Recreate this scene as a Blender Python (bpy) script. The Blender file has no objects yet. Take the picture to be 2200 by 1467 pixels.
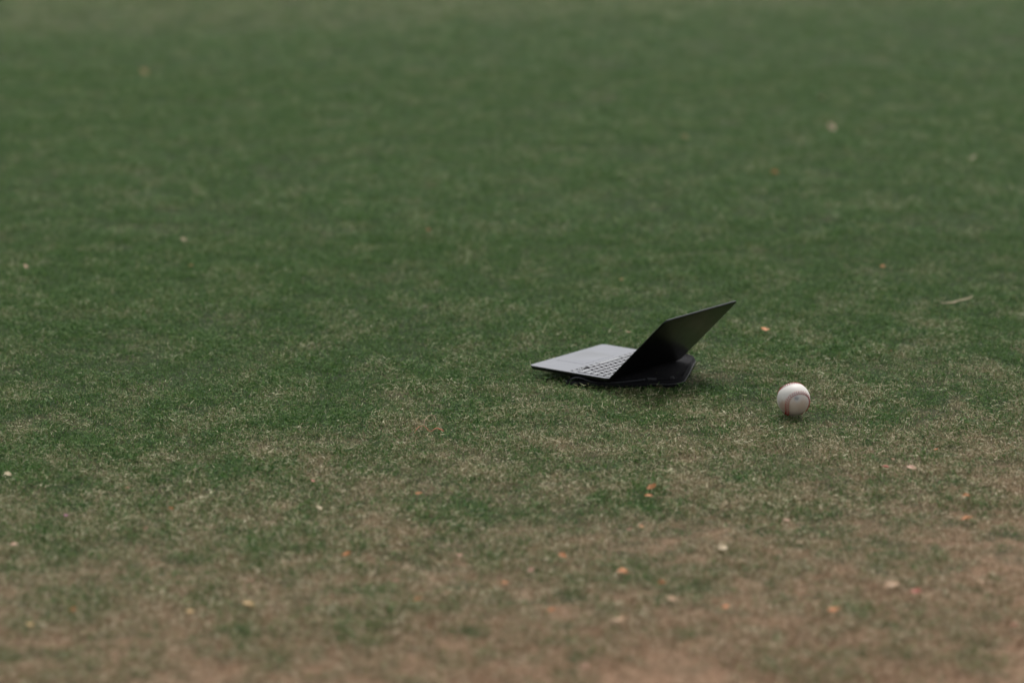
import bpy, bmesh, math, random
import numpy as np
from mathutils import Vector, Matrix, Euler

random.seed(7)
rng = np.random.default_rng(7)
sc = bpy.context.scene
C = sc.collection
R = math.radians

# ------------------------------------------------------------ camera
cd = bpy.data.cameras.new('camera')
cam = bpy.data.objects.new('camera', cd)
C.objects.link(cam)
cam.location = (0, 0, 1.5)
cam.rotation_euler = (R(90 - 12.0), 0, 0)
cd.lens = 99.98
cd.sensor_width = 36.0
cd.clip_start = 0.1
cd.clip_end = 1500
cd.dof.use_dof = True
cd.dof.focus_distance = 6.43
cd.dof.aperture_fstop = 2.0
cd.dof.aperture_blades = 0
sc.camera = cam

# ------------------------------------------------------------ light
SUN_EL, SUN_AZ = 58.0, 16.0          # azimuth measured from +y (away from camera) towards +x
w = bpy.data.worlds.new('World')
sc.world = w
w.use_nodes = True
nt = w.node_tree
nt.nodes.clear()
sky = nt.nodes.new('ShaderNodeTexSky')
sky.sky_type = 'NISHITA'
sky.sun_disc = False
sky.sun_elevation = R(SUN_EL)
sky.sun_rotation = R(SUN_AZ)
sky.dust_density = 3.0
hs = nt.nodes.new('ShaderNodeHueSaturation')
hs.inputs['Saturation'].default_value = 0.15
bg = nt.nodes.new('ShaderNodeBackground')
bg.inputs['Strength'].default_value = 0.10
wo = nt.nodes.new('ShaderNodeOutputWorld')
nt.links.new(sky.outputs[0], hs.inputs['Color'])
nt.links.new(hs.outputs[0], bg.inputs['Color'])
nt.links.new(bg.outputs[0], wo.inputs['Surface'])

sl = bpy.data.lights.new('sun', 'SUN')
sl.energy = 1.25
sl.angle = R(18)
sl.color = (1.0, 0.965, 0.91)
sun = bpy.data.objects.new('sun', sl)
C.objects.link(sun)
d = Vector((math.sin(R(SUN_AZ)) * math.cos(R(SUN_EL)), math.cos(R(SUN_AZ)) * math.cos(R(SUN_EL)), math.sin(R(SUN_EL))))
sun.rotation_euler = d.to_track_quat('Z', 'Y').to_euler()
sun.location = (3, 6, 8)

sc.view_settings.view_transform = 'Standard'
sc.view_settings.look = 'None'
sc.view_settings.exposure = 1.16
sc.view_settings.gamma = 1.0
sc.view_settings.use_curve_mapping = False
sc.cycles.use_denoising = True
sc.cycles.max_bounces = 6
sc.cycles.diffuse_bounces = 3
sc.cycles.glossy_bounces = 3
sc.cycles.transmission_bounces = 2

# ------------------------------------------------------------ helpers
class NB:
    """small node-graph helper"""
    def __init__(s, name):
        s.m = bpy.data.materials.new(name)
        s.m.use_nodes = True
        s.t = s.m.node_tree
        s.t.nodes.clear()
        s.out = s.t.nodes.new('ShaderNodeOutputMaterial')
        s.b = s.t.nodes.new('ShaderNodeBsdfPrincipled')
        s.t.links.new(s.b.outputs[0], s.out.inputs['Surface'])
    def n(s, typ, **kw):
        x = s.t.nodes.new(typ)
        for k, v in kw.items():
            setattr(x, k, v)
        return x
    def put(s, sock, v):
        if isinstance(v, bpy.types.NodeSocket):
            s.t.links.new(v, sock)
        elif isinstance(v, (tuple, list)) and len(v) == 3 and sock.type == 'RGBA':
            sock.default_value = (*v, 1)
        else:
            sock.default_value = v
    def math(s, op, a, b=0.0, c=None, clamp=False):
        x = s.n('ShaderNodeMath', operation=op, use_clamp=clamp)
        s.put(x.inputs[0], a); s.put(x.inputs[1], b)
        if c is not None: s.put(x.inputs[2], c)
        return x.outputs[0]
    def smooth(s, v, a, b, lo=0.0, hi=1.0):
        x = s.n('ShaderNodeMapRange', interpolation_type='SMOOTHSTEP')
        for i, q in zip(('Value', 'From Min', 'From Max', 'To Min', 'To Max'), (v, a, b, lo, hi)):
            s.put(x.inputs[i], q)
        return x.outputs[0]
    def noise(s, vec, scale, detail=3.0, rough=0.55):
        x = s.n('ShaderNodeTexNoise')
        s.put(x.inputs['Vector'], vec); s.put(x.inputs['Scale'], scale)
        s.put(x.inputs['Detail'], detail); s.put(x.inputs['Roughness'], rough)
        return x.outputs[0]
    def mapping(s, vec, loc=(0, 0, 0), scale=(1, 1, 1)):
        x = s.n('ShaderNodeMapping')
        s.put(x.inputs['Vector'], vec); x.inputs['Location'].default_value = loc
        x.inputs['Scale'].default_value = scale
        return x.outputs[0]
    def mix(s, f, a, b):
        x = s.n('ShaderNodeMix', data_type='RGBA')
        s.put(x.inputs[0], f); s.put(x.inputs[6], a); s.put(x.inputs[7], b)
        return x.outputs[2]
    def vmul(s, a, f):
        x = s.n('ShaderNodeVectorMath', operation='SCALE')
        s.put(x.inputs[0], a); s.put(x.inputs[3], f)
        return x.outputs[0]
    def ramp(s, f, stops):
        x = s.n('ShaderNodeValToRGB')
        e = x.color_ramp.elements
        while len(e) < len(stops): e.new(0.5)
        for q, (p, c) in zip(e, stops):
            q.position = p; q.color = (*c, 1)
        s.put(x.inputs[0], f)
        return x.outputs[0]
    def bump(s, h, strength=0.3, dist=0.001):
        x = s.n('ShaderNodeBump')
        s.put(x.inputs['Height'], h); x.inputs['Strength'].default_value = strength
        x.inputs['Distance'].default_value = dist
        s.t.links.new(x.outputs[0], s.b.inputs['Normal'])
    def set(s, **kw):
        for k, v in kw.items():
            s.put(s.b.inputs[k.replace('_', ' ')], v)
        return s.m

def link(o, parent=None):
    C.objects.link(o)
    if parent is not None: o.parent = parent
    return o

def mesh_obj(name, verts, faces, mat=None, parent=None, smooth=True):
    me = bpy.data.meshes.new(name)
    me.from_pydata([tuple(v) for v in verts], [], faces)
    me.update()
    if smooth: me.shade_smooth()
    if mat: me.materials.append(mat)
    return link(bpy.data.objects.new(name, me), parent)

def tag(o, label=None, cat=None, group=None, kind=None):
    if label: o['label'] = label
    if cat: o['category'] = cat
    if group: o['group'] = group
    if kind: o['kind'] = kind
    return o

def rounded_loop(x0, y0, x1, y1, r, seg=8):
    pts = []
    for cx, cy, a0 in ((x1 - r, y1 - r, 0), (x0 + r, y1 - r, 90), (x0 + r, y0 + r, 180), (x1 - r, y0 + r, 270)):
        for k in range(seg + 1):
            a = R(a0 + 90 * k / seg)
            pts.append((cx + r * math.cos(a), cy + r * math.sin(a)))
    return pts

def slab(name, x0, y0, x1, y1, r, profile, mat, parent=None, seg=8, smooth=True):
    """rounded-rectangle slab; profile = [(inset, z), ...] from bottom to top"""
    V, F = [], []
    n = None
    for ins, z in profile:
        l = rounded_loop(x0 + ins, y0 + ins, x1 - ins, y1 - ins, max(r - ins, r * 0.12), seg)
        n = len(l)
        V += [(x, y, z) for x, y in l]
    for k in range(len(profile) - 1):
        for i in range(n):
            j = (i + 1) % n
            F.append((k * n + i, k * n + j, (k + 1) * n + j, (k + 1) * n + i))
    F.append(tuple(range(n))[::-1])
    F.append(tuple((len(profile) - 1) * n + i for i in range(n)))
    o = mesh_obj(name, V, F, mat, parent, smooth)
    if smooth:
        o.data.set_sharp_from_angle(angle=R(20))
    return o

def tube(name, pts, rad, mat, parent=None, seg=8, closed=False):
    V, F = [], []
    P = [Vector(p) for p in pts]
    n = len(P)
    for i, p in enumerate(P):
        a = P[(i - 1) % n] if (closed or i > 0) else p
        b = P[(i + 1) % n] if (closed or i < n - 1) else p
        t = (b - a).normalized()
        s = t.cross(Vector((0, 0, 1)))
        if s.length < 1e-4: s = Vector((1, 0, 0))
        s.normalize(); u = s.cross(t)
        rr = rad[i] if isinstance(rad, (list, tuple)) else rad
        for k in range(seg):
            q = 2 * math.pi * k / seg
            V.append(p + s * math.cos(q) * rr + u * math.sin(q) * rr)
    for i in range(n if closed else n - 1):
        j = (i + 1) % n
        for k in range(seg):
            l = (k + 1) % seg
            F.append((i * seg + k, i * seg + l, j * seg + l, j * seg + k))
    if not closed:
        F.append(tuple(range(seg))[::-1]); F.append(tuple((n - 1) * seg + k for k in range(seg)))
    return mesh_obj(name, V, F, mat, parent)

# ------------------------------------------------------------ turf colour fields (shared by soil and blades)
def turf_fields(nb):
    """returns (dry, soil, vary) sockets from world position"""
    geo = nb.n('ShaderNodeNewGeometry').outputs['Position']
    sep = nb.n('ShaderNodeSeparateXYZ'); nb.put(sep.inputs[0], geo)
    x, y = sep.outputs[0], sep.outputs[1]
    flat = nb.n('ShaderNodeCombineXYZ'); nb.put(flat.inputs[0], x); nb.put(flat.inputs[1], y)
    P = flat.outputs[0]
    big = nb.noise(nb.mapping(P, (3.1, 7.7, 0), (1.1, 0.8, 1)), 1.0, 3.0, 0.55)
    mid = nb.noise(nb.mapping(P, (13.1, 1.7, 0), (6.0, 4.0, 1)), 1.0, 3.0, 0.6)
    fine = nb.noise(P, 16.0, 3.0, 0.65)
    # worn ground spreads from the near right corner (towards the infield)
    t = nb.math('MULTIPLY_ADD', y, -1.0, 6.2)
    t = nb.math('MULTIPLY_ADD', x, 0.45, t)
    t = nb.math('MULTIPLY_ADD', nb.math('SUBTRACT', big, 0.5), 1.2, t)
    t = nb.math('MULTIPLY_ADD', nb.math('SUBTRACT', mid, 0.5), 1.5, t)
    t = nb.math('MULTIPLY_ADD', nb.math('SUBTRACT', fine, 0.5), 1.4, t)
    dry = nb.smooth(t, -0.9, 1.9)
    soil = nb.smooth(nb.math('MULTIPLY_ADD', nb.math('SUBTRACT', fine, 0.5), 2.4, t), 0.7, 2.7)
    # band of worn turf far away
    far = nb.math('MULTIPLY_ADD', x, -0.33, y)
    far = nb.math('MULTIPLY_ADD', nb.math('SUBTRACT', big, 0.5), 1.2, far)
    band = nb.smooth(far, 14.6, 16.2)
    patch = nb.math('ADD', nb.math('MULTIPLY', nb.math('SUBTRACT', mid, 0.5), 1.8), nb.math('MULTIPLY', nb.math('SUBTRACT', fine, 0.5), 1.5))
    return dry, soil, band, patch, fine, P, y, big

def make_blade_mat():
    nb = NB('grass_blades')
    dry, soil, band, patch, fine, P, y, big = turf_fields(nb)
    a = nb.n('ShaderNodeAttribute', attribute_name='rnd')
    h = nb.n('ShaderNodeAttribute', attribute_name='hgt').outputs['Fac']
    oi = nb.n('ShaderNodeObjectInfo').outputs['Random']
    r1 = nb.math('FRACT', nb.math('ADD', a.outputs['Fac'], oi))
    r2 = nb.math('FRACT', nb.math('MULTIPLY', r1, 17.31))
    r3 = nb.math('FRACT', nb.math('MULTIPLY', r1, 91.7))
    green = nb.ramp(r2, [(0.0, G[0]), (0.45, G[1]), (0.8, G[2]), (1.0, G[3])])
    straw = nb.ramp(r3, [(0.0, S[0]), (0.4, S[1]), (0.75, S[2]), (1.0, S[3])])
    straw = nb.mix(nb.math('MULTIPLY', soil, 0.62), straw, nb.ramp(r3, [(0.0, (0.12, 0.060, 0.034)), (0.6, (0.27, 0.150, 0.092)), (1.0, (0.44, 0.27, 0.175))]))
    straw = nb.mix(nb.math('MULTIPLY', nb.math('SUBTRACT', 1.0, dry), 0.62), straw, nb.ramp(r3, [(0.0, (0.060, 0.090, 0.022)), (0.5, (0.150, 0.190, 0.065)), (1.0, (0.52, 0.55, 0.36))]))
    tip = nb.smooth(h, 0.5, 1.0, 0.0, 0.45)
    green = nb.mix(tip, green, (0.22, 0.27, 0.11))
    pr = nb.math('MULTIPLY_ADD', dry, 0.72, 0.045)
    pr = nb.math('MULTIPLY_ADD', nb.smooth(y, 8.6, 6.4), 0.10, pr)
    pr = nb.math('MULTIPLY_ADD', band, 0.30, pr)
    pr = nb.math('MULTIPLY_ADD', patch, 0.75, pr, clamp=True)
    pick = nb.math('LESS_THAN', r1, pr)
    col = nb.mix(pick, green, straw)
    nb.set(Base_Color=col, Roughness=0.55, Specular_IOR_Level=0.11)
    # thin blades let a little light through
    tr = nb.n('ShaderNodeBsdfTranslucent'); nb.put(tr.inputs['Color'], col)
    mx = nb.n('ShaderNodeMixShader'); mx.inputs[0].default_value = 0.28
    nb.t.links.new(nb.b.outputs[0], mx.inputs[1]); nb.t.links.new(tr.outputs[0], mx.inputs[2])
    nb.t.links.new(mx.outputs[0], nb.out.inputs['Surface'])
    return nb.m

G = [(0.011, 0.045, 0.009), (0.031, 0.091, 0.014), (0.060, 0.142, 0.023), (0.175, 0.255, 0.095)]
S = [(0.10, 0.078, 0.040), (0.21, 0.165, 0.090), (0.36, 0.295, 0.175), (0.74, 0.66, 0.47)]

def make_soil_mat():
    nb = NB('turf_soil')
    dry, soil, band, patch, fine, P, y, big = turf_fields(nb)
    c = nb.mix(nb.noise(P, 60.0, 4.0, 0.7), (0.010, 0.020, 0.007), (0.034, 0.044, 0.018))
    dead = nb.mix(nb.noise(P, 90.0, 4.0, 0.7), (0.04, 0.031, 0.018), (0.14, 0.105, 0.064))
    clay = nb.mix(nb.noise(P, 70.0, 4.0, 0.7), (0.13, 0.080, 0.048), (0.34, 0.215, 0.140))
    f = nb.math('ADD', nb.math('MULTIPLY', dry, 0.9), nb.math('MULTIPLY', patch, 0.8), clamp=True)
    c = nb.mix(f, c, dead)
    c = nb.mix(soil, c, clay)
    # beyond the modelled blades the sheet itself carries the turf colour
    c = nb.mix(nb.smooth(y, 26.0, 34.0), c, nb.mix(big, (0.05, 0.085, 0.03), (0.09, 0.11, 0.05)))
    nb.set(Base_Color=c, Roughness=0.95, Specular_IOR_Level=0.1)
    nb.bump(nb.noise(P, 220.0, 5.0, 0.7), 0.8, 0.004)
    return nb.m

# ------------------------------------------------------------ ground sheet
xs = [-600, -150, -40, -12] + [x * 0.5 for x in range(-12, 13)] + [12, 40, 150, 600]
ys = [-300, -60, -10] + [y * 0.5 for y in range(0, 61)] + [45, 90, 250, 900]
V = [(x, y, 0.0) for y in ys for x in xs]
nx = len(xs)
F = [(j * nx + i, j * nx + i + 1, (j + 1) * nx + i + 1, (j + 1) * nx + i) for j in range(len(ys) - 1) for i in range(nx - 1)]
ground = mesh_obj('ground', V, F, make_soil_mat())
tag(ground, kind='structure')

# ------------------------------------------------------------ grass
blade_mat = make_blade_mat()
def tuft_mesh(name, n, rad, seed, hmin, hmax, wid, lean):
    r = np.random.default_rng(seed)
    V, F, RN, HG = [], [], [], []
    for b in range(n):
        ang = r.uniform(0, 2 * math.pi); q = rad * math.sqrt(r.random())
        bx, by = q * math.cos(ang), q * math.sin(ang)
        L = r.uniform(hmin, hmax) * (1.0 if r.random() > 0.08 else 1.5)
        dirn = r.uniform(0, 2 * math.pi)
        ln = min(1.45, abs(r.normal(lean, 0.38)))
        curl = r.uniform(0.1, 1.0)
        side = r.uniform(0, math.pi)
        w0 = wid * r.uniform(0.6, 1.3)
        z = 0.0; px, py = bx, by
        if r.random() < 0.22:      # clippings and runners lying in the mat
            z = r.uniform(0.003, 0.011); ln = r.uniform(1.25, 1.6); curl = r.uniform(-0.3, 0.3)
        rn = r.random(); base = len(V)
        segs = 3
        sx, sy = -math.sin(dirn), math.cos(dirn)
        # blade twists about its own axis
        tw = r.uniform(-0.9, 0.9)
        for k in range(segs + 1):
            t = k / segs
            a = ln + curl * t
            wv = w0 * (1 - t ** 1.6) * 0.5 + 0.00008
            tx, tz = math.sin(a), math.cos(a)
            ux, uy, uz = math.cos(dirn) * tx, math.sin(dirn) * tx, tz
            nx_, ny_, nz_ = math.cos(dirn) * tz, math.sin(dirn) * tz, -tx
            cx_, sx_ = math.cos(tw), math.sin(tw)
            wx, wy, wz = sx * cx_ + nx_ * sx_, sy * cx_ + ny_ * sx_, nz_ * sx_
            V.append((px - wx * wv, py - wy * wv, z - wz * wv)); V.append((px + wx * wv, py + wy * wv, z + wz * wv))
            RN += [rn, rn]; HG += [t, t]
            px += ux * L / segs; py += uy * L / segs; z += uz * L / segs
            z = max(z, 0.001)
        for k in range(segs):
            F.append((base + 2 * k, base + 2 * k + 1, base + 2 * k + 3, base + 2 * k + 2))
    me = bpy.data.meshes.new(name)
    me.from_pydata(V, [], F); me.update(); me.shade_smooth()
    at = me.attributes.new('rnd', 'FLOAT', 'POINT'); at.data.foreach_set('value', RN)
    at = me.attributes.new('hgt', 'FLOAT', 'POINT'); at.data.foreach_set('value', HG)
    me.materials.append(blade_mat)
    return me

tufts = bpy.data.collections.new('grass_tufts')       # sources only: not linked to the scene
NV = 14
for k in range(NV):
    o = bpy.data.objects.new('tuft_%02d' % k, tuft_mesh('tuft', 105, 0.055, 100 + k, 0.0055, 0.0115, 0.00105, 0.80))
    tufts.objects.link(o)

def vnoise(x, y, s, seed):
    """smooth value noise on a lattice of cell s"""
    g = np.random.default_rng(seed).random((257, 257))
    u, v = x / s + 1000.5, y / s + 1000.5
    i, j = np.floor(u).astype(int), np.floor(v).astype(int)
    fu, fv = u - i, v - j
    fu = fu * fu * (3 - 2 * fu); fv = fv * fv * (3 - 2 * fv)
    i0, j0, i1, j1 = i % 257, j % 257, (i + 1) % 257, (j + 1) % 257
    return (g[i0, j0] * (1 - fu) + g[i1, j0] * fu) * (1 - fv) + (g[i0, j1] * (1 - fu) + g[i1, j1] * fu) * fv

pts, scl = [], []
def strip(y0, y1, per_m2, s):
    hw = lambda y: 0.2 * y + 1.4
    wmax = hw(y1)
    n = int(per_m2 * (y1 - y0) * 2 * wmax)
    x = rng.uniform(-wmax, wmax, n); y = rng.uniform(y0, y1, n)
    keep = np.abs(x) < hw(y)
    x, y = x[keep], y[keep]
    t = 6.35 - y + 0.45 * x + (vnoise(x, y, 0.5, 3) - 0.5) * 1.0 + (vnoise(x, y, 0.13, 4) - 0.5) * 1.4
    bare = np.clip((t - 0.9) / 2.4, 0, 1)
    clump = vnoise(x, y, 0.055, 9)
    keep = rng.random(len(x)) > bare * 0.42 + (clump < 0.30) * 0.10 * (t > -0.8)
    x, y = x[keep], y[keep]
    h = s * (0.72 + 0.5 * vnoise(x, y, 0.09, 5) + 0.25 * vnoise(x, y, 0.6, 6)) * rng.uniform(0.8, 1.2, len(x))
    pts.append(np.stack([x, y, np.full(len(x), -0.001)], 1)); scl.append(np.stack([h, h, h / s ** 0.75], 1))
strip(2.2, 4.2, 600, 1.1)
strip(4.2, 8.6, 1250, 1.0)
strip(8.6, 13.0, 700, 1.3)
strip(13.0, 20.0, 340, 1.7)
strip(20.0, 34.0, 200, 2.3)
pts = np.concatenate(pts); scl = np.concatenate(scl)

# blades are pressed down where the ball and the sleeve lie
SL_O, SL_A = np.array([0.402, 6.512]), R(-10.0)
dx, dy = pts[:, 0] - SL_O[0], pts[:, 1] - SL_O[1]
sx_ = dx * math.cos(SL_A) + dy * math.sin(SL_A); sy_ = -dx * math.sin(SL_A) + dy * math.cos(SL_A)
under = (sx_ > -0.235) & (sx_ < -0.012) & (sy_ > 0.012) & (sy_ < 0.29)
ball_d = np.hypot(pts[:, 0] - 0.6332, pts[:, 1] - 6.228)
lx = (pts[:, 0] - 0.2306) * 0.5945 + (pts[:, 1] - 6.484) * 0.8041
ly = -(pts[:, 0] - 0.2306) * 0.8041 + (pts[:, 1] - 6.484) * 0.5945
under2 = (lx > 0.0) & (lx < 0.30) & (ly > 0.0) & (ly < 0.225)
f = np.ones(len(pts)); f[under2] = 0.72; f[under] = 0.12; f[ball_d < 0.020] = 0.55
near = np.maximum(np.maximum(-0.245 - sx_, sx_), np.maximum(-sy_, sy_ - 0.30))      # distance outside the sleeve
press = np.where(near > 0, 0.26 + 0.74 * np.clip(near / 0.080, 0, 1), 1.0)
press = np.minimum(press, 0.78 + 0.22 * np.clip((ball_d - 0.03) / 0.03, 0, 1))
stray = (rng.random(len(press)) < 0.16) & (near > 0.004)
press[stray] = np.maximum(press[stray], 0.8)
scl[:, 2] *= f * press
scl[f < 0.2, :2] *= 0.4
rot = np.stack([rng.normal(0, 0.10, len(pts)), rng.normal(0, 0.10, len(pts)), rng.uniform(0, 6.283, len(pts))], 1)

me = bpy.data.meshes.new('grass')
me.vertices.add(len(pts)); me.vertices.foreach_set('co', pts.astype(np.float32).ravel())
a = me.attributes.new('t_rot', 'FLOAT_VECTOR', 'POINT'); a.data.foreach_set('vector', rot.astype(np.float32).ravel())
a = me.attributes.new('t_scl', 'FLOAT_VECTOR', 'POINT'); a.data.foreach_set('vector', scl.astype(np.float32).ravel())
a = me.attributes.new('t_idx', 'INT', 'POINT'); a.data.foreach_set('value', rng.integers(0, NV, len(pts)).astype(np.int32))
me.update()
grass = link(bpy.data.objects.new('grass', me))
tag(grass, 'short mown green and straw coloured grass covering the field', 'grass', kind='stuff')
gn = bpy.data.node_groups.new('grass_scatter', 'GeometryNodeTree')
gn.interface.new_socket('Geometry', in_out='INPUT', socket_type='NodeSocketGeometry')
gn.interface.new_socket('Geometry', in_out='OUTPUT', socket_type='NodeSocketGeometry')
N = gn.nodes.new
gi, go = N('NodeGroupInput'), N('NodeGroupOutput')
ci = N('GeometryNodeCollectionInfo'); ci.inputs['Collection'].default_value = tufts
ci.inputs['Separate Children'].default_value = True; ci.inputs['Reset Children'].default_value = True
ip = N('GeometryNodeInstanceOnPoints'); ip.inputs['Pick Instance'].default_value = True
def nattr(name, typ):
    x = N('GeometryNodeInputNamedAttribute'); x.data_type = typ; x.inputs['Name'].default_value = name
    return next(o for o in x.outputs if o.enabled)
er = N('FunctionNodeEulerToRotation')
gn.links.new(nattr('t_rot', 'FLOAT_VECTOR'), er.inputs[0])
gn.links.new(gi.outputs[0], ip.inputs['Points'])
gn.links.new(ci.outputs[0], ip.inputs['Instance'])
gn.links.new(nattr('t_idx', 'INT'), ip.inputs['Instance Index'])
gn.links.new(er.outputs[0], ip.inputs['Rotation'])
gn.links.new(nattr('t_scl', 'FLOAT_VECTOR'), ip.inputs['Scale'])
gn.links.new(ip.outputs[0], go.inputs[0])
md = grass.modifiers.new('scatter', 'NODES'); md.node_group = gn

# ------------------------------------------------------------ materials of the things
def metal(name, col, rough, metallic=1.0):
    nb = NB(name)
    tc = nb.n('ShaderNodeTexCoord').outputs['Object']
    n1 = nb.noise(tc, 30.0, 4.0, 0.6)
    n2 = nb.noise(tc, 1800.0, 2.0, 0.6)
    nb.set(Base_Color=nb.mix(n1, tuple(c * 0.93 for c in col), col), Metallic=metallic,
           Roughness=nb.math('MULTIPLY_ADD', n1, 0.10, rough))
    nb.bump(n2, 0.06, 0.0002)
    return nb.m
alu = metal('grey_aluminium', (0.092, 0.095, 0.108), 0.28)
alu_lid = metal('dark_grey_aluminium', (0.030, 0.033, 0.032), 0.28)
def plain(name, col, rough, spec=0.5, nscale=200.0, bump=0.0, vary=0.15):
    nb = NB(name)
    tc = nb.n('ShaderNodeTexCoord').outputs['Object']
    n1 = nb.noise(tc, nscale, 4.0, 0.6)
    nb.set(Base_Color=nb.mix(n1, tuple(c * (1 - vary) for c in col), tuple(min(1, c * (1 + vary)) for c in col)),
           Roughness=rough, Specular_IOR_Level=spec)
    if bump: nb.bump(n1, bump, 0.001)
    return nb.m
key_mat = plain('black_keycap', (0.036, 0.036, 0.040), 0.20, 0.62)
well_mat = plain('keyboard_well_black', (0.006, 0.006, 0.007), 0.95, 0.03)
glass_mat = plain('screen_glass', (0.008, 0.008, 0.009), 0.06, 0.5)
rubber_mat = plain('black_rubber', (0.015, 0.015, 0.015), 0.7, 0.3)
zip_mat = plain('dark_zip_coil', (0.022, 0.022, 0.024), 0.55, 0.35)
trim_mat = plain('glossy_edge_tape', (0.028, 0.029, 0.033), 0.55, 0.4)

def fabric():
    nb = NB('black_neoprene')
    tc = nb.n('ShaderNodeTexCoord').outputs['Object']
    n1 = nb.noise(tc, 12.0, 4.0, 0.6)
    n2 = nb.noise(tc, 900.0, 3.0, 0.7)
    lint = nb.math('GREATER_THAN', nb.noise(tc, 420.0, 2.0, 0.5), 0.74)
    c = nb.mix(n1, (0.006, 0.006, 0.0068), (0.011, 0.0105, 0.012))
    c = nb.mix(nb.math('MULTIPLY', lint, 0.5), c, (0.08, 0.075, 0.065))
    nb.set(Base_Color=c, Roughness=0.95, Specular_IOR_Level=0.10, Sheen_Weight=0.0)
    nb.bump(n2, 0.4, 0.0006)
    return nb.m
fab = fabric()

# ------------------------------------------------------------ laptop
# local frame: origin = near end of the hinge, X along the hinge, Y towards the user's edge, Z up
LW, LD, LL = 0.310, 0.237, 0.2185
e1 = Vector((0.5945, 0.8041, -0.005)).normalized()
e2 = Vector((-0.804, 0.5945, 0.0095)); e2 = (e2 - e1 * e1.dot(e2)).normalized()
n_ = e1.cross(e2)
laptop = link(bpy.data.objects.new('laptop', None))
laptop.empty_display_size = 0.05
Mx = Matrix(((e1.x, e2.x, n_.x, 0.2306), (e1.y, e2.y, n_.y, 6.484), (e1.z, e2.z, n_.z, 0.0320), (0, 0, 0, 1)))
laptop.matrix_world = Mx
tag(laptop, 'open dark grey laptop resting on a black sleeve, screen tipped far back', 'laptop')
TH = 0.0105
base = slab('base', 0, 0.008, LW, LD, 0.0115,
     [(0.0085, -TH), (0.0048, -TH + 0.0012), (0.0024, -TH + 0.0036), (0.0010, -TH + 0.0062), (0.0002, -0.0012), (0.0, -0.0003), (0.0003, 0.0)],
     alu, laptop, 10)
# side skirt in darker tone comes from shade only; feet
for fx, fy in ((0.03, 0.025), (LW - 0.03, 0.025), (0.03, LD - 0.025), (LW - 0.03, LD - 0.025)):
    V = [(fx + 0.008 * math.cos(R(30 * k)), fy + 0.008 * math.sin(R(30 * k)), z) for z in (-TH - 0.0012, -TH + 0.0002) for k in range(12)]
    F = [(k, (k + 1) % 12, 12 + (k + 1) % 12, 12 + k) for k in range(12)] + [tuple(range(12))[::-1], tuple(range(12, 24))]
    mesh_obj('foot', V, F, rubber_mat, base)
# trackpad: a plate proud by a hair with a dark gap line round it
tpx0, tpx1, tpy0, tpy1 = LW / 2 - 0.066, LW / 2 + 0.066, 0.141, 0.222
slab('trackpad_gap', tpx0 - 0.0002, tpy0 - 0.0002, tpx1 + 0.0002, tpy1 + 0.0002, 0.004, [(0, -0.0004), (0, 0.00009)], alu_lid, base, 5, False)
slab('trackpad', tpx0, tpy0, tpx1, tpy1, 0.0038, [(0, -0.0004), (0, 0.00016), (0.00008, 0.00018)], alu, base, 5)
# thumb scoop at the user's edge
slab('thumb_scoop', LW / 2 - 0.03, LD - 0.0022, LW / 2 + 0.03, LD + 0.0003, 0.001, [(0, -0.003), (0, 0.00018)], alu_lid, base, 4, False)

# keyboard: the user's right-hand side is x = 0 (nearest the camera)
KX0, KX1, KY0, PITCH = 0.0145, LW - 0.0145, 0.0165, 0.0186
KW = KX1 - KX0
unit = KW / 14.5
gap = 0.0046
rows = [
    [1.5] + [1.0] * 12 + [1.0],
    [1.5] + [1.0] * 13,
    [1.0] * 13 + [1.5],
    [1.85] + [1.0] * 11 + [1.65],
    [2.25] + [1.0] * 10 + [2.25],
]
# well under the keys, stepped round the arrow keys
yb = KY0 + 5 * PITCH
ye = KY0 + 6 * PITCH
m = 0.0016
wl = [(KX0 - m, KY0 - m), (KX1 + m, KY0 - m), (KX1 + m, ye + m - gap), (KX0 + 3 * unit, ye + m - gap), (KX0 + 3 * unit, ye + m - gap),
      (KX0 - m, ye + m - gap), (KX0 - m, yb + PITCH * 0.5 - gap * 0.4), (KX0 + unit, yb + PITCH * 0.5 - gap * 0.4), (KX0 + unit, yb - gap + m), (KX0 - m, yb - gap + m)]
wl = [p for i, p in enumerate(wl) if i != 4]
nn = len(wl)
V = [(x, y, -0.0003) for x, y in wl] + [(x, y, 0.00015) for x, y in wl]
F = [(i, (i + 1) % nn, nn + (i + 1) % nn, nn + i) for i in range(nn)] + [tuple(range(nn, 2 * nn))]
mesh_obj('keyboard_well', V, F, well_mat, base, smooth=False)

key_meshes = {}
def key(xc, yc, wx, wy):
    k = (round(wx, 5), round(wy, 5))
    if k not in key_meshes:
        V, F = [], []
        prof = [(0.0, 0.0), (0.0, 0.00022), (0.0002, 0.00032)]
        loops = [rounded_loop(-wx / 2 + i, -wy / 2 + i, wx / 2 - i, wy / 2 - i, 0.0018, 3) for i, _ in prof]
        n = len(loops[0])
        for (i, z), l in zip(prof, loops): V += [(x, y, z) for x, y in l]
        for q in range(2):
            for i in range(n):
                j = (i + 1) % n
                F.append((q * n + i, q * n + j, (q + 1) * n + j, (q + 1) * n + i))
        F.append(tuple(2 * n + i for i in range(n)))
        me = bpy.data.meshes.new('key'); me.from_pydata(V, [], F); me.update(); me.materials.append(key_mat)
        key_meshes[k] = me
    o = bpy.data.objects.new('key', key_meshes[k])
    o.location = (xc, yc, 0.0001)
    link(o, base)
for r_, row in enumerate(rows):
    # rows are listed from the user's left; x grows towards the user's left
    x = KX1
    tot = sum(row)
    for u_ in row:
        wdt = u_ / tot * KW
        key(x - wdt / 2, KY0 + (r_ + 0.5) * PITCH - gap / 2, wdt - gap, PITCH - gap)
        x -= wdt
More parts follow.
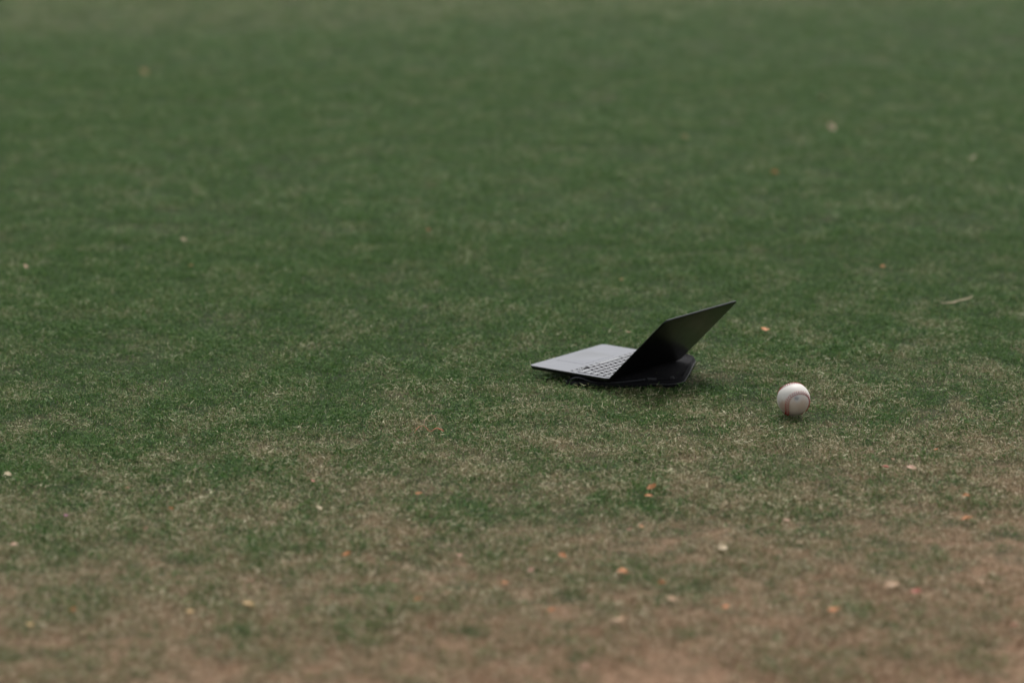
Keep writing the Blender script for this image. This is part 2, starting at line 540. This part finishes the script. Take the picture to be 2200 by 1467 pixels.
# bottom row: fn ctrl opt cmd space cmd opt, then arrows
x = KX1
for u_ in [1.0, 1.0, 1.0, 1.25, 5.0, 1.25, 1.0]:
    wdt = u_ * unit
    key(x - wdt / 2, yb + 0.5 * PITCH - gap / 2, wdt - gap, PITCH - gap)
    x -= wdt
hy = (PITCH - gap) / 2
key(KX0 + 2.5 * unit, yb + PITCH - gap - hy / 2, unit - gap, hy - 0.0005)
key(KX0 + 1.5 * unit, yb + hy / 2, unit - gap, hy - 0.0009)
key(KX0 + 1.5 * unit, yb + PITCH - gap - hy / 2, unit - gap, hy - 0.0009)
key(KX0 + 0.5 * unit, yb + PITCH - gap - hy / 2, unit - gap, hy - 0.0005)

# hinge barrel and lid
tube('hinge', [(0.035, 0.0062, -0.0030), (LW - 0.035, 0.0062, -0.0030)], 0.0026, rubber_mat, base, 12)
OP = R(134.0)
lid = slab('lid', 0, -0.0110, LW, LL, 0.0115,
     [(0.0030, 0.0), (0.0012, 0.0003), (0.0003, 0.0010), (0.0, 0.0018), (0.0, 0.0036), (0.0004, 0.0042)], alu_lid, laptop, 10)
# lid frame: X same, Y along the lid, Z = inner (screen) side
ly_ = Vector((0, math.cos(OP), math.sin(OP)))
lz_ = Vector((0, math.sin(OP), -math.cos(OP)))
# keep a right-handed frame: outer face at z=0 of the slab, inner face towards +lz
lid.matrix_local = Matrix(((-1, 0, 0, LW), (0, ly_.y, lz_.y, 0.0), (0, ly_.z, lz_.z, 0.0), (0, 0, 0, 1)))
slab('bezel', 0.0018, 0.0, LW - 0.0018, LL - 0.0018, 0.010, [(0, 0.0040), (0, 0.00455)], glass_mat, lid, 8, False)
slab('screen', 0.0065, 0.012, LW - 0.0065, LL - 0.0065, 0.006, [(0, 0.0043), (0, 0.00475)], glass_mat, lid, 6, False)

# ------------------------------------------------------------ sleeve
sleeve = link(bpy.data.objects.new('laptop_sleeve', None))
sleeve.empty_display_size = 0.05
sleeve.location = (SL_O[0], SL_O[1], 0.0020)
sleeve.scale = (1, 1, 1.2)
sleeve.rotation_euler = (0, 0, SL_A)
tag(sleeve, 'black zipped fabric sleeve lying flat on the grass beneath the laptop', 'laptop sleeve')
# local: x from -0.25 (near left corner) to 0 (near right corner), y away from the camera
SW, SD, SH = 0.252, 0.305, 0.0175
def sleeve_body():
    bm = bmesh.new()
    prof = [(0.010, 0.0), (0.003, 0.0012), (0.0005, 0.004), (0.0, 0.0075), (0.0006, 0.0115), (0.0030, 0.0150), (0.0065, 0.0168),
            (0.0095, 0.0163), (0.0125, 0.0150), (0.0200, 0.0149), (0.045, 0.0152), (0.08, 0.0154), (0.11, 0.0155)]
    rings = []
    for ins, z in prof:
        l = rounded_loop(-SW + ins, ins, -ins, SD - ins, max(0.046 - ins * 0.8, 0.008), 8)
        # subdivide the straight runs so the cloth can sag
        dense = []
        for i, p in enumerate(l):
            q = l[(i + 1) % len(l)]
            dd = math.dist(p, q)
            k = 10 if (i % 9 == 8) else 1
            for s in range(k):
                dense.append((p[0] + (q[0] - p[0]) * s / k, p[1] + (q[1] - p[1]) * s / k))
        ring = []
        for x, y in dense:
            zz = z
            if z > 0.003:
                zz += 0.0012 * math.sin(x * 31 + y * 17) * math.sin(y * 23 + 1.0) + 0.0006 * math.sin(x * 90 + 2) * math.cos(y * 70)
                # near-left mouth sags where the bag is empty
                g = max(0.0, 1 - math.hypot((x + SW) / 0.20, y / 0.22))
                zz -= 0.004 * g * (z / SH)
            ring.append(bm.verts.new((x, y, zz)))
        rings.append(ring)
    n = len(rings[0])
    for a_, b_ in zip(rings, rings[1:]):
        for i in range(n):
            j = (i + 1) % n
            bm.faces.new((a_[i], a_[j], b_[j], b_[i]))
    bm.faces.new(rings[0][::-1]); bm.faces.new(rings[-1])
    bmesh.ops.triangulate(bm, faces=[f_ for f_ in bm.faces if len(f_.verts) > 4])
    me = bpy.data.meshes.new('sleeve_body'); bm.to_mesh(me); bm.free(); me.shade_smooth(); me.materials.append(fab)
    return link(bpy.data.objects.new('sleeve_body', me), sleeve)
sb = sleeve_body()
def perimeter(ins, z, wob=0.0005):
    l = rounded_loop(-SW + ins, ins, -ins, SD - ins, 0.046 - ins * 0.8, 8)
    out = []
    for i, p in enumerate(l):
        q = l[(i + 1) % len(l)]
        k = 10 if (i % 9 == 8) else 1
        for s in range(k):
            x, y = p[0] + (q[0] - p[0]) * s / k, p[1] + (q[1] - p[1]) * s / k
            zz = z + 0.0012 * math.sin(x * 31 + y * 17) * math.sin(y * 23 + 1.0)
            g = max(0.0, 1 - math.hypot((x + SW) / 0.20, y / 0.22)); zz -= 0.004 * g
            out.append((x, y, zz))
    return out
tube('piping', perimeter(0.0052, 0.0166), 0.0012, fab, sb, 8, True)
tube('zip_track', perimeter(0.0002, 0.0085), 0.0011, zip_mat, sb, 6, True)
# zip pull lying near the near right corner
zp = slab('zip_slider', -0.034, 0.020, -0.024, 0.026, 0.0022, [(0, 0.0145), (0, 0.0178), (0.0006, 0.0184)], zip_mat, sleeve, 4)
zs = slab('zip_pull', -0.033, 0.024, -0.028, 0.046, 0.0020, [(0, 0.0150), (0, 0.0164), (0.0004, 0.0168)], rubber_mat, zp, 4)
# small metal bar on the front rim
slab('metal_bar', -0.085, 0.0040, -0.064, 0.0058, 0.0007, [(0, 0.0150), (0, 0.0186), (0.0003, 0.0188)], trim_mat, sleeve, 3)
# open mouth of the bag at the near left: a lip of binding tape that rises, folds and runs along the front edge
def ribbon(name, pts, wid, thick, mat, parent):
    P = [Vector(p) for p in pts]
    # resample with Catmull-Rom
    Q = []
    for i in range(len(P) - 1):
        p0, p1, p2, p3 = P[max(i - 1, 0)], P[i], P[i + 1], P[min(i + 2, len(P) - 1)]
        for s in range(6):
            t = s / 6
            Q.append(0.5 * ((2 * p1) + (p2 - p0) * t + (2 * p0 - 5 * p1 + 4 * p2 - p3) * t * t + (3 * p1 - p0 - 3 * p2 + p3) * t ** 3))
    Q.append(P[-1])
    V, F = [], []
    for i, p in enumerate(Q):
        t = (Q[min(i + 1, len(Q) - 1)] - Q[max(i - 1, 0)]).normalized()
        side = Vector((0, 1, 0.25)).normalized(); side = (side - t * t.dot(side)).normalized()
        up = t.cross(side)
        for a_, b_ in ((-1, -1), (1, -1), (1, 1), (-1, 1)):
            V.append(p + side * (wid / 2 * a_) + up * (thick / 2 * b_))
    for i in range(len(Q) - 1):
        for k in range(4):
            l = (k + 1) % 4
            F.append((i * 4 + k, i * 4 + l, (i + 1) * 4 + l, (i + 1) * 4 + k))
    F.append((3, 2, 1, 0)); F.append(tuple((len(Q) - 1) * 4 + k for k in range(4)))
    return mesh_obj(name, V, F, mat, parent, smooth=True)
lip = ribbon('mouth_lip', [(-0.262, 0.020, 0.002), (-0.268, 0.000, 0.008), (-0.262, -0.010, 0.0145), (-0.250, -0.016, 0.0180), (-0.237, -0.018, 0.0170),
        (-0.222, -0.017, 0.0125), (-0.203, -0.015, 0.0092), (-0.175, -0.011, 0.0085), (-0.148, -0.006, 0.0100), (-0.115, -0.001, 0.0130), (-0.09, 0.003, 0.0158)],
        0.0045, 0.0016, trim_mat, sleeve)
ribbon('lower_lip', [(-0.268, 0.020, 0.0005), (-0.272, -0.004, 0.003), (-0.258, -0.017, 0.0055), (-0.232, -0.020, 0.0065), (-0.200, -0.017, 0.0050), (-0.165, -0.011, 0.0045), (-0.12, -0.004, 0.006), (-0.08, 0.001, 0.007)],
        0.016, 0.0075, fab, sleeve)

# ------------------------------------------------------------ baseball
BR = 0.0372
Rot = Matrix(((0.93853773, 0.27722896, -0.20564782), (0.34178531, -0.82969081, 0.44135695), (-0.04826718, -0.48451755, -0.87344892)))
ball = link(bpy.data.objects.new('baseball', None))
ball.empty_display_size = 0.04
BC = Vector((0.6332, 6.2281, 0.0435))
ball.location = (BC.x, BC.y, BC.z - BR)
tag(ball, 'scuffed white baseball with red stitching and brown dirt, on the grass right of the laptop', 'baseball')
A_ = 0.44
def seam(T):
    a = math.pi / 2 - (math.pi / 2 - A_) * math.cos(T); b = T / 2 + A_ * math.sin(2 * T)
    return Vector((math.sin(a) * math.cos(b), math.sin(a) * math.sin(b), math.cos(a)))
dense = [seam(4 * math.pi * i / 2400) for i in range(2400)]
SC = np.array([tuple(v) for v in dense])
bm = bmesh.new()
bmesh.ops.create_icosphere(bm, subdivisions=6, radius=1.0)
bm.verts.ensure_lookup_table()
co = np.array([tuple(v.co) for v in bm.verts])
dist = np.empty(len(co))
for i in range(0, len(co), 2000):
    dist[i:i + 2000] = np.arccos(np.clip((co[i:i + 2000] @ SC.T).max(1), -1, 1)) * BR
ridge = 0.00075 * np.exp(-((dist - 0.0016) / 0.0012) ** 2) - 0.0006 * np.exp(-(dist / 0.0006) ** 2)
for v, rr in zip(bm.verts, ridge):
    v.co = v.co * (BR + rr)
me = bpy.data.meshes.new('leather_cover'); bm.to_mesh(me); bm.free(); me.shade_smooth()
def leather():
    nb = NB('scuffed_leather')
    tc = nb.n('ShaderNodeTexCoord').outputs['Object']
    iv = Rot.transposed()
    def blob(wdir, r0, r1, amt, ns=90.0):
        v = (iv @ Vector(wdir).normalized()) * BR
        dn = nb.n('ShaderNodeVectorMath', operation='DISTANCE'); nb.put(dn.inputs[0], tc); dn.inputs[1].default_value = v
        q = nb.math('MULTIPLY_ADD', nb.math('SUBTRACT', nb.noise(tc, ns, 4.0, 0.65), 0.5), 0.030, dn.outputs['Value'])
        return nb.smooth(q, r0, r1, amt, 0.0)
    n1 = nb.noise(tc, 55.0, 4.0, 0.6)
    n2 = nb.noise(tc, 260.0, 4.0, 0.7)
    c = nb.mix(n1, (0.56, 0.54, 0.495), (0.50, 0.48, 0.44))
    c = nb.mix(blob((0.15, -0.75, -0.75), 0.030, 0.049, 0.60, 60.0), c, (0.40, 0.28, 0.20))
    c = nb.mix(blob((-0.72, -0.60, -0.30), 0.004, 0.024, 0.65, 120.0), c, (0.25, 0.16, 0.11))
    c = nb.mix(blob((0.45, -0.85, -0.25), 0.002, 0.020, 0.35, 150.0), c, (0.33, 0.22, 0.15))
    c = nb.mix(blob((0.12, -0.93, 0.32), 0.003, 0.016, 0.45, 80.0), c, (0.40, 0.43, 0.44))
    c = nb.mix(blob((0.03, -0.963, 0.27), 0.0005, 0.0065, 0.65, 60.0), c, (0.13, 0.14, 0.16))
    c = nb.mix(nb.smooth(n2, 0.60, 0.72, 0.0, 0.30), c, (0.35, 0.24, 0.18))
    nb.set(Base_Color=c, Roughness=0.55, Specular_IOR_Level=0.35)
    nb.bump(n2, 0.25, 0.0004)
    return nb.m
me.materials.append(leather())
cover = link(bpy.data.objects.new('leather_cover', me), ball)
cover.matrix_local = Matrix.Translation((0, 0, BR)) @ Rot.to_4x4()
# stitching: 108 chevrons, each two short thread tubes leaning out of the seam
thread_mat = plain('red_thread', (0.26, 0.008, 0.008), 0.7, 0.3, 600.0, 0.0, 0.3)
V, F = [], []
def strand(p, q, rad):
    mid = ((p + q) / 2).normalized()
    t = (q - p).normalized(); s = t.cross(mid).normalized()
    b0 = len(V)
    L = 5
    for i in range(L):
        u = i / (L - 1)
        pt = (p.lerp(q, u)).normalized() * (BR + 0.00075 + 0.00045 * math.sin(math.pi * u))
        rr = rad * (0.55 + 0.45 * math.sin(math.pi * u))
        for k in range(6):
            a = 2 * math.pi * k / 6
            V.append(pt + s * math.cos(a) * rr + mid * math.sin(a) * rr)
    for i in range(L - 1):
        for k in range(6):
            l = (k + 1) % 6
            F.append((b0 + i * 6 + k, b0 + i * 6 + l, b0 + (i + 1) * 6 + l, b0 + (i + 1) * 6 + k))
# arc-length parameterise
cum = [0.0]
for i in range(2400):
    cum.append(cum[-1] + (dense[(i + 1) % 2400] - dense[i]).length)
tot = cum[-1]; NS = 80; j = 0
for s in range(NS):
    target = tot * (s + 0.5) / NS
    while cum[j + 1] < target: j += 1
    p = dense[j]; t = (dense[(j + 5) % 2400] - dense[(j - 5) % 2400]).normalized()
    side = p.cross(t).normalized()
    hw = 0.0050 / BR; adv = 0.0036 / BR
    inner = p + t * adv * 0.5
    for sg in (-1, 1):
        strand((inner + side * sg * 0.0004 / BR).normalized(), (p - t * adv * 0.5 + side * sg * hw).normalized(), 0.00078)
st = mesh_obj('stitching', V, F, thread_mat, ball)
st.matrix_local = Matrix.Translation((0, 0, BR)) @ Rot.to_4x4()
st['kind'] = 'stuff'

# ------------------------------------------------------------ leaf and petal scraps, a twig and a thread
def litter_mat(name, a, b, rough=0.6):
    nb = NB(name)
    tc = nb.n('ShaderNodeTexCoord').outputs['Object']
    n1 = nb.noise(tc, 140.0, 4.0, 0.7)
    c = nb.mix(n1, a, b)
    nb.set(Base_Color=c, Roughness=rough, Specular_IOR_Level=0.3)
    nb.bump(nb.noise(tc, 500.0, 3.0, 0.6), 0.3, 0.0005)
    return nb.m
LM = {
    'o': litter_mat('orange_dry_leaf', (0.38, 0.13, 0.045), (0.48, 0.22, 0.09)),
    'c': litter_mat('cream_petal', (0.38, 0.29, 0.18), (0.52, 0.43, 0.29)),
    'p': litter_mat('pinkish_petal', (0.32, 0.18, 0.12), (0.42, 0.26, 0.18)),
    'r': litter_mat('reddish_leaf', (0.32, 0.10, 0.07), (0.40, 0.16, 0.11)),
    't': litter_mat('tan_leaf', (0.25, 0.155, 0.085), (0.34, 0.225, 0.13)),
    'y': litter_mat('yellow_leaf', (0.36, 0.23, 0.09), (0.46, 0.32, 0.15)),
    'v': litter_mat('purple_petal', (0.20, 0.08, 0.12), (0.32, 0.15, 0.20)),
}
def leaf_mesh(size, seed, mat, jag):
    r = random.Random(seed)
    L = size / 1000.0; Wd = L * r.uniform(0.38, 0.62)
    nu, nv = 10, 6
    cup = r.uniform(0.1, 0.9); bend = r.uniform(-0.9, 1.3); tw = r.uniform(-0.6, 0.6)
    V, F = [], []
    for i in range(nu + 1):
        u = i / nu
        hw = Wd / 2 * (math.sin(math.pi * min(1, u * 0.94 + 0.03)) ** 0.75) * (1 + jag * r.uniform(-0.35, 0.35))
        for j in range(nv + 1):
            v = -1 + 2 * j / nv
            x = (u - 0.5) * L; y = hw * v
            z = cup * hw * v * v * 0.9 + bend * L * 0.5 * (u - 0.5) ** 2 + tw * (u - 0.5) * y - abs(v) * 0 + 0.02 * L * math.sin(9 * u + 4 * v + seed)
            V.append((x, y, z))
    for i in range(nu):
        for j in range(nv):
            a = i * (nv + 1) + j
            F.append((a, a + 1, a + nv + 2, a + nv + 1))
    n0 = len(V)
    V += [(x, y, z - 0.0003) for x, y, z in V[:n0]]
    top = F[:]
    F += [tuple(n0 + k for k in f_[::-1]) for f_ in top]
    rim = [(i * (nv + 1)) for i in range(nu + 1)]
    rim2 = [(i * (nv + 1) + nv) for i in range(nu + 1)]
    for a, b in zip(rim, rim[1:]): F.append((a, b, n0 + b, n0 + a))
    for a, b in zip(rim2, rim2[1:]): F.append((b, a, n0 + a, n0 + b))
    me = bpy.data.meshes.new('leaf'); me.from_pydata(V, [], F); me.update(); me.shade_smooth(); me.materials.append(mat)
    return me
LIT = [
 (-1.656,12.778,14,'y','faint yellow leaf scrap lying alone near the far left edge of the field'),
 (1.291,11.808,17,'c','farthest of the two cream petals in the blurred grass at upper right'),
 (1.236,10.919,16,'c','nearer of the two cream petals in the blurred grass at upper right'),
 (0.650,10.659,10,'y','faint yellow scrap in the distant grass directly beyond the laptop screen'),
 (1.652,10.105,13,'c','cream petal near the right edge, beyond the orange leaf in the blurred turf'),
 (0.911,9.752,12,'o','small orange leaf far beyond the laptop screen, in the blurred turf'),
 (-0.989,8.442,14,'c','cream petal in the green turf at left, just beyond a small orange scrap'),
 (-0.921,8.020,9,'o','tiny orange scrap in the green turf at left, in front of a cream petal'),
 (-1.392,8.005,12,'p','pale pink petal in the pale grass at the far left edge'),
 (-0.256,8.615,11,'o','small orange scrap in the blurred turf left of centre, beyond the laptop'),
 (0.306,7.806,9,'y','tiny yellow scrap in the grass straight beyond the laptop'),
 (1.059,7.998,13,'o','bright orange leaf at right, beyond the long tan straw'),
 (0.646,7.113,17,'o','curled bright orange leaf just right of the laptop screen top'),
 (0.295,7.084,11,'t','small tan scrap standing in the grass behind the laptop palm rest'),
 (0.936,6.866,6,'r','tiny red speck in the grass beyond the baseball'),
 (0.283,5.581,20,'o','orange leaf in front of the sleeve, beyond its slightly smaller twin'),
 (0.274,5.516,16,'o','orange leaf in front of the sleeve, nearer one of a touching pair'),
 (0.802,5.810,12,'p','pink petal nearest the baseball, in front of it on worn turf'),
 (0.778,5.743,14,'r','reddish leaf scrap left of a long pink petal, in front of the baseball'),
 (0.833,5.739,20,'p','long pink petal on worn turf in front of the baseball'),
 (0.395,5.141,20,'c','squarish cream petal standing out on the worn turf, below the sleeve and ball'),
 (0.544,5.179,12,'c','small bright cream petal right of the squarish cream one'),
 (0.227,5.269,13,'p','pinkish petal beside a small orange scrap, on dry turf near the middle'),
 (0.249,5.292,11,'o','small orange scrap just beyond a pinkish petal on dry turf'),
 (0.094,5.091,15,'o','orange leaf right of a cluster of three petals at bottom centre'),
 (0.204,4.982,24,'o','wide deep orange leaf on dry turf, largest orange one at bottom centre'),
 (0.270,4.918,14,'o','small orange leaf right of the wide deep orange one'),
 (0.283,4.816,20,'t','tan leaf in front of the small orange leaf, right of bottom centre'),
 (0.184,4.689,26,'t','large flat tan leaf near the bottom edge, right of centre'),
 (0.680,4.895,36,'t','largest pale tan leaf, flat on the worn ground at lower right'),
 (0.719,4.858,22,'r','reddish leaf touching the right end of the largest pale tan leaf'),
 (0.885,5.342,22,'o','orange leaf among dry grass near the right edge, below the baseball'),
 (0.859,4.668,14,'r','red leaf scrap at the lower right edge on bare soil'),
 (0.912,5.516,16,'o','upright orange leaf near the right edge, beyond the wider orange one'),
 (0.121,4.443,18,'p','pink petal at the very bottom edge of the frame, right of centre'),
 (0.756,4.944,11,'t','small tan scrap just beyond the largest pale tan leaf'),
 (0.843,4.924,20,'t','tan leaf between the largest pale tan leaf and the right edge'),
 (0.906,5.898,9,'o','small orange scrap on the worn patch at the right edge, level with the ball'),
 (0.560,4.751,20,'o','dull orange leaf on worn ground left of the reddish leaf, lower right'),
 (-0.672,5.421,11,'o','small orange leaf in the turf at left, beyond a faint pink petal'),
 (-0.380,5.424,15,'c','bright cream petal on the turf left of centre, largest cream one there'),
 (-0.187,5.534,14,'o','orange scrap on the turf just left of centre, nearest below the red thread'),
 (-0.308,5.097,17,'o','round deep orange leaf left of centre on drying turf'),
 (-0.463,4.783,22,'y','large yellow orange leaf standing out at lower left'),
 (-0.939,5.166,15,'p','pink petal at the left edge of the near turf'),
 (-0.097,5.091,13,'p','pink petal just left of bottom centre, right of two pale petals'),
 (-0.194,5.012,14,'c','cream petal beyond a pale pink one, left of bottom centre'),
 (-0.210,4.927,14,'p','pale pink petal between a cream petal and an orange scrap, bottom centre'),
 (-0.166,4.816,14,'o','orange scrap nearest in front of the pale pink petal, bottom centre'),
 (-0.014,4.915,16,'o','orange leaf at bottom centre, in front of a pinkish petal'),
 (-0.116,4.853,15,'t','tan scrap at bottom centre, right of an orange scrap'),
 (-0.826,4.668,15,'y','yellow scrap in the lower left corner'),
 (-0.767,4.756,13,'o','orange scrap just beyond the yellow one in the lower left corner'),
 (-1.041,5.686,15,'c','cream petal cut by the left edge of the frame'),
 (-0.703,5.279,10,'p','faint pink petal in front of a small orange leaf at left'),
 (-0.408,5.633,10,'r','reddish scrap on the turf beyond the bright cream petal'),
 (-0.142,4.655,17,'t','tan leaf near the bottom edge, left of centre'),
 (-0.442,5.346,9,'c','tiny cream petal in front left of the bright cream petal'),
 (-0.532,5.637,10,'t','small tan scrap on the turf left of the reddish scrap'),
 (-0.779,5.581,8,'r','tiny reddish speck on the turf at left'),
 (-0.872,5.369,10,'v','small purple petal in the turf near the left edge'),
 (-0.561,4.743,14,'y','yellowish scrap left of the large yellow orange leaf'),
 (0.034,4.997,15,'p','pinkish petal at bottom centre between two orange leaves'),
 (0.069,4.753,14,'o','orange leaf low at bottom centre on dry ground'),
 (0.534,5.336,12,'p','pink scrap on worn turf beyond the small bright cream petal'),
 (0.375,4.775,13,'o','small orange scrap in front of the squarish cream petal'),
]
for k, (x, y, s, c, lab) in enumerate(LIT):
    s *= 2.5 if y > 9 else (1.4 if y > 6.5 else 1.1)
    petal = 'petal' in lab
    o = link(bpy.data.objects.new('petal' if petal else 'leaf', leaf_mesh(s, 50 + k, LM[c], 0.2 if petal else 0.8)))
    r = random.Random(k)
    o.location = (x, y, (0.021 if y > 9 else 0.0165 if y > 6.5 else 0.0098) + s / 1000 * 0.12)
    tilt = 0.35 if y < 6.5 else 0.6
    o.rotation_euler = (r.uniform(-tilt, tilt) + 0.35, r.uniform(-tilt, tilt), r.uniform(-0.7, 0.7))
    tag(o, lab, 'petal' if petal else 'leaf', 'fallen petals and leaf scraps on the turf')

# long pale dry straw beyond the ball at right
tp = [(1.150, 7.484, 0.015), (1.168, 7.487, 0.014), (1.187, 7.494, 0.014), (1.201, 7.505, 0.0175), (1.215, 7.512, 0.018), (1.230, 7.520, 0.020), (1.243, 7.528, 0.025)]
tw = tube('straw', tp, [0.0010, 0.0016, 0.0022, 0.0017, 0.0020, 0.0017, 0.0007], LM['c'], None, 7)
tag(tw, 'long pale tan dry straw lying in the green turf at right, beyond the baseball', 'straw')

# thin red thread snarled in the turf left of the laptop
tm = litter_mat('red_plastic_thread', (0.42, 0.09, 0.05), (0.55, 0.17, 0.09), 0.5)
th = [(a, b, c - 0.0045) for a, b, c in [(-0.2139, 6.048, 0.014), (-0.2105, 6.062, 0.019), (-0.2030, 6.075, 0.023), (-0.1945, 6.080, 0.0235), (-0.1880, 6.072, 0.020), (-0.1835, 6.060, 0.0175), (-0.1795, 6.054, 0.017),
      (-0.1745, 6.052, 0.018), (-0.1700, 6.060, 0.021), (-0.1640, 6.063, 0.022), (-0.1590, 6.058, 0.021), (-0.1540, 6.055, 0.020), (-0.1490, 6.052, 0.017)]]
thr = tube('thread', th, [0.0005] * 7 + [0.0007, 0.0008, 0.0010, 0.0013, 0.0011, 0.0007], tm, None, 6)
tag(thr, 'thin red orange thread curled in the turf left of the laptop', 'thread')
pl = [(-0.1945, 6.082, 0.020), (-0.192, 6.10, 0.026), (-0.186, 6.118, 0.031), (-0.179, 6.125, 0.033), (-0.172, 6.118, 0.031), (-0.168, 6.105, 0.024)]
st2 = tube('dry_stem', pl, 0.0005, LM['p'], None, 5)
tag(st2, 'thin pale dry stem arching over the turf behind the red thread', 'dry stem')
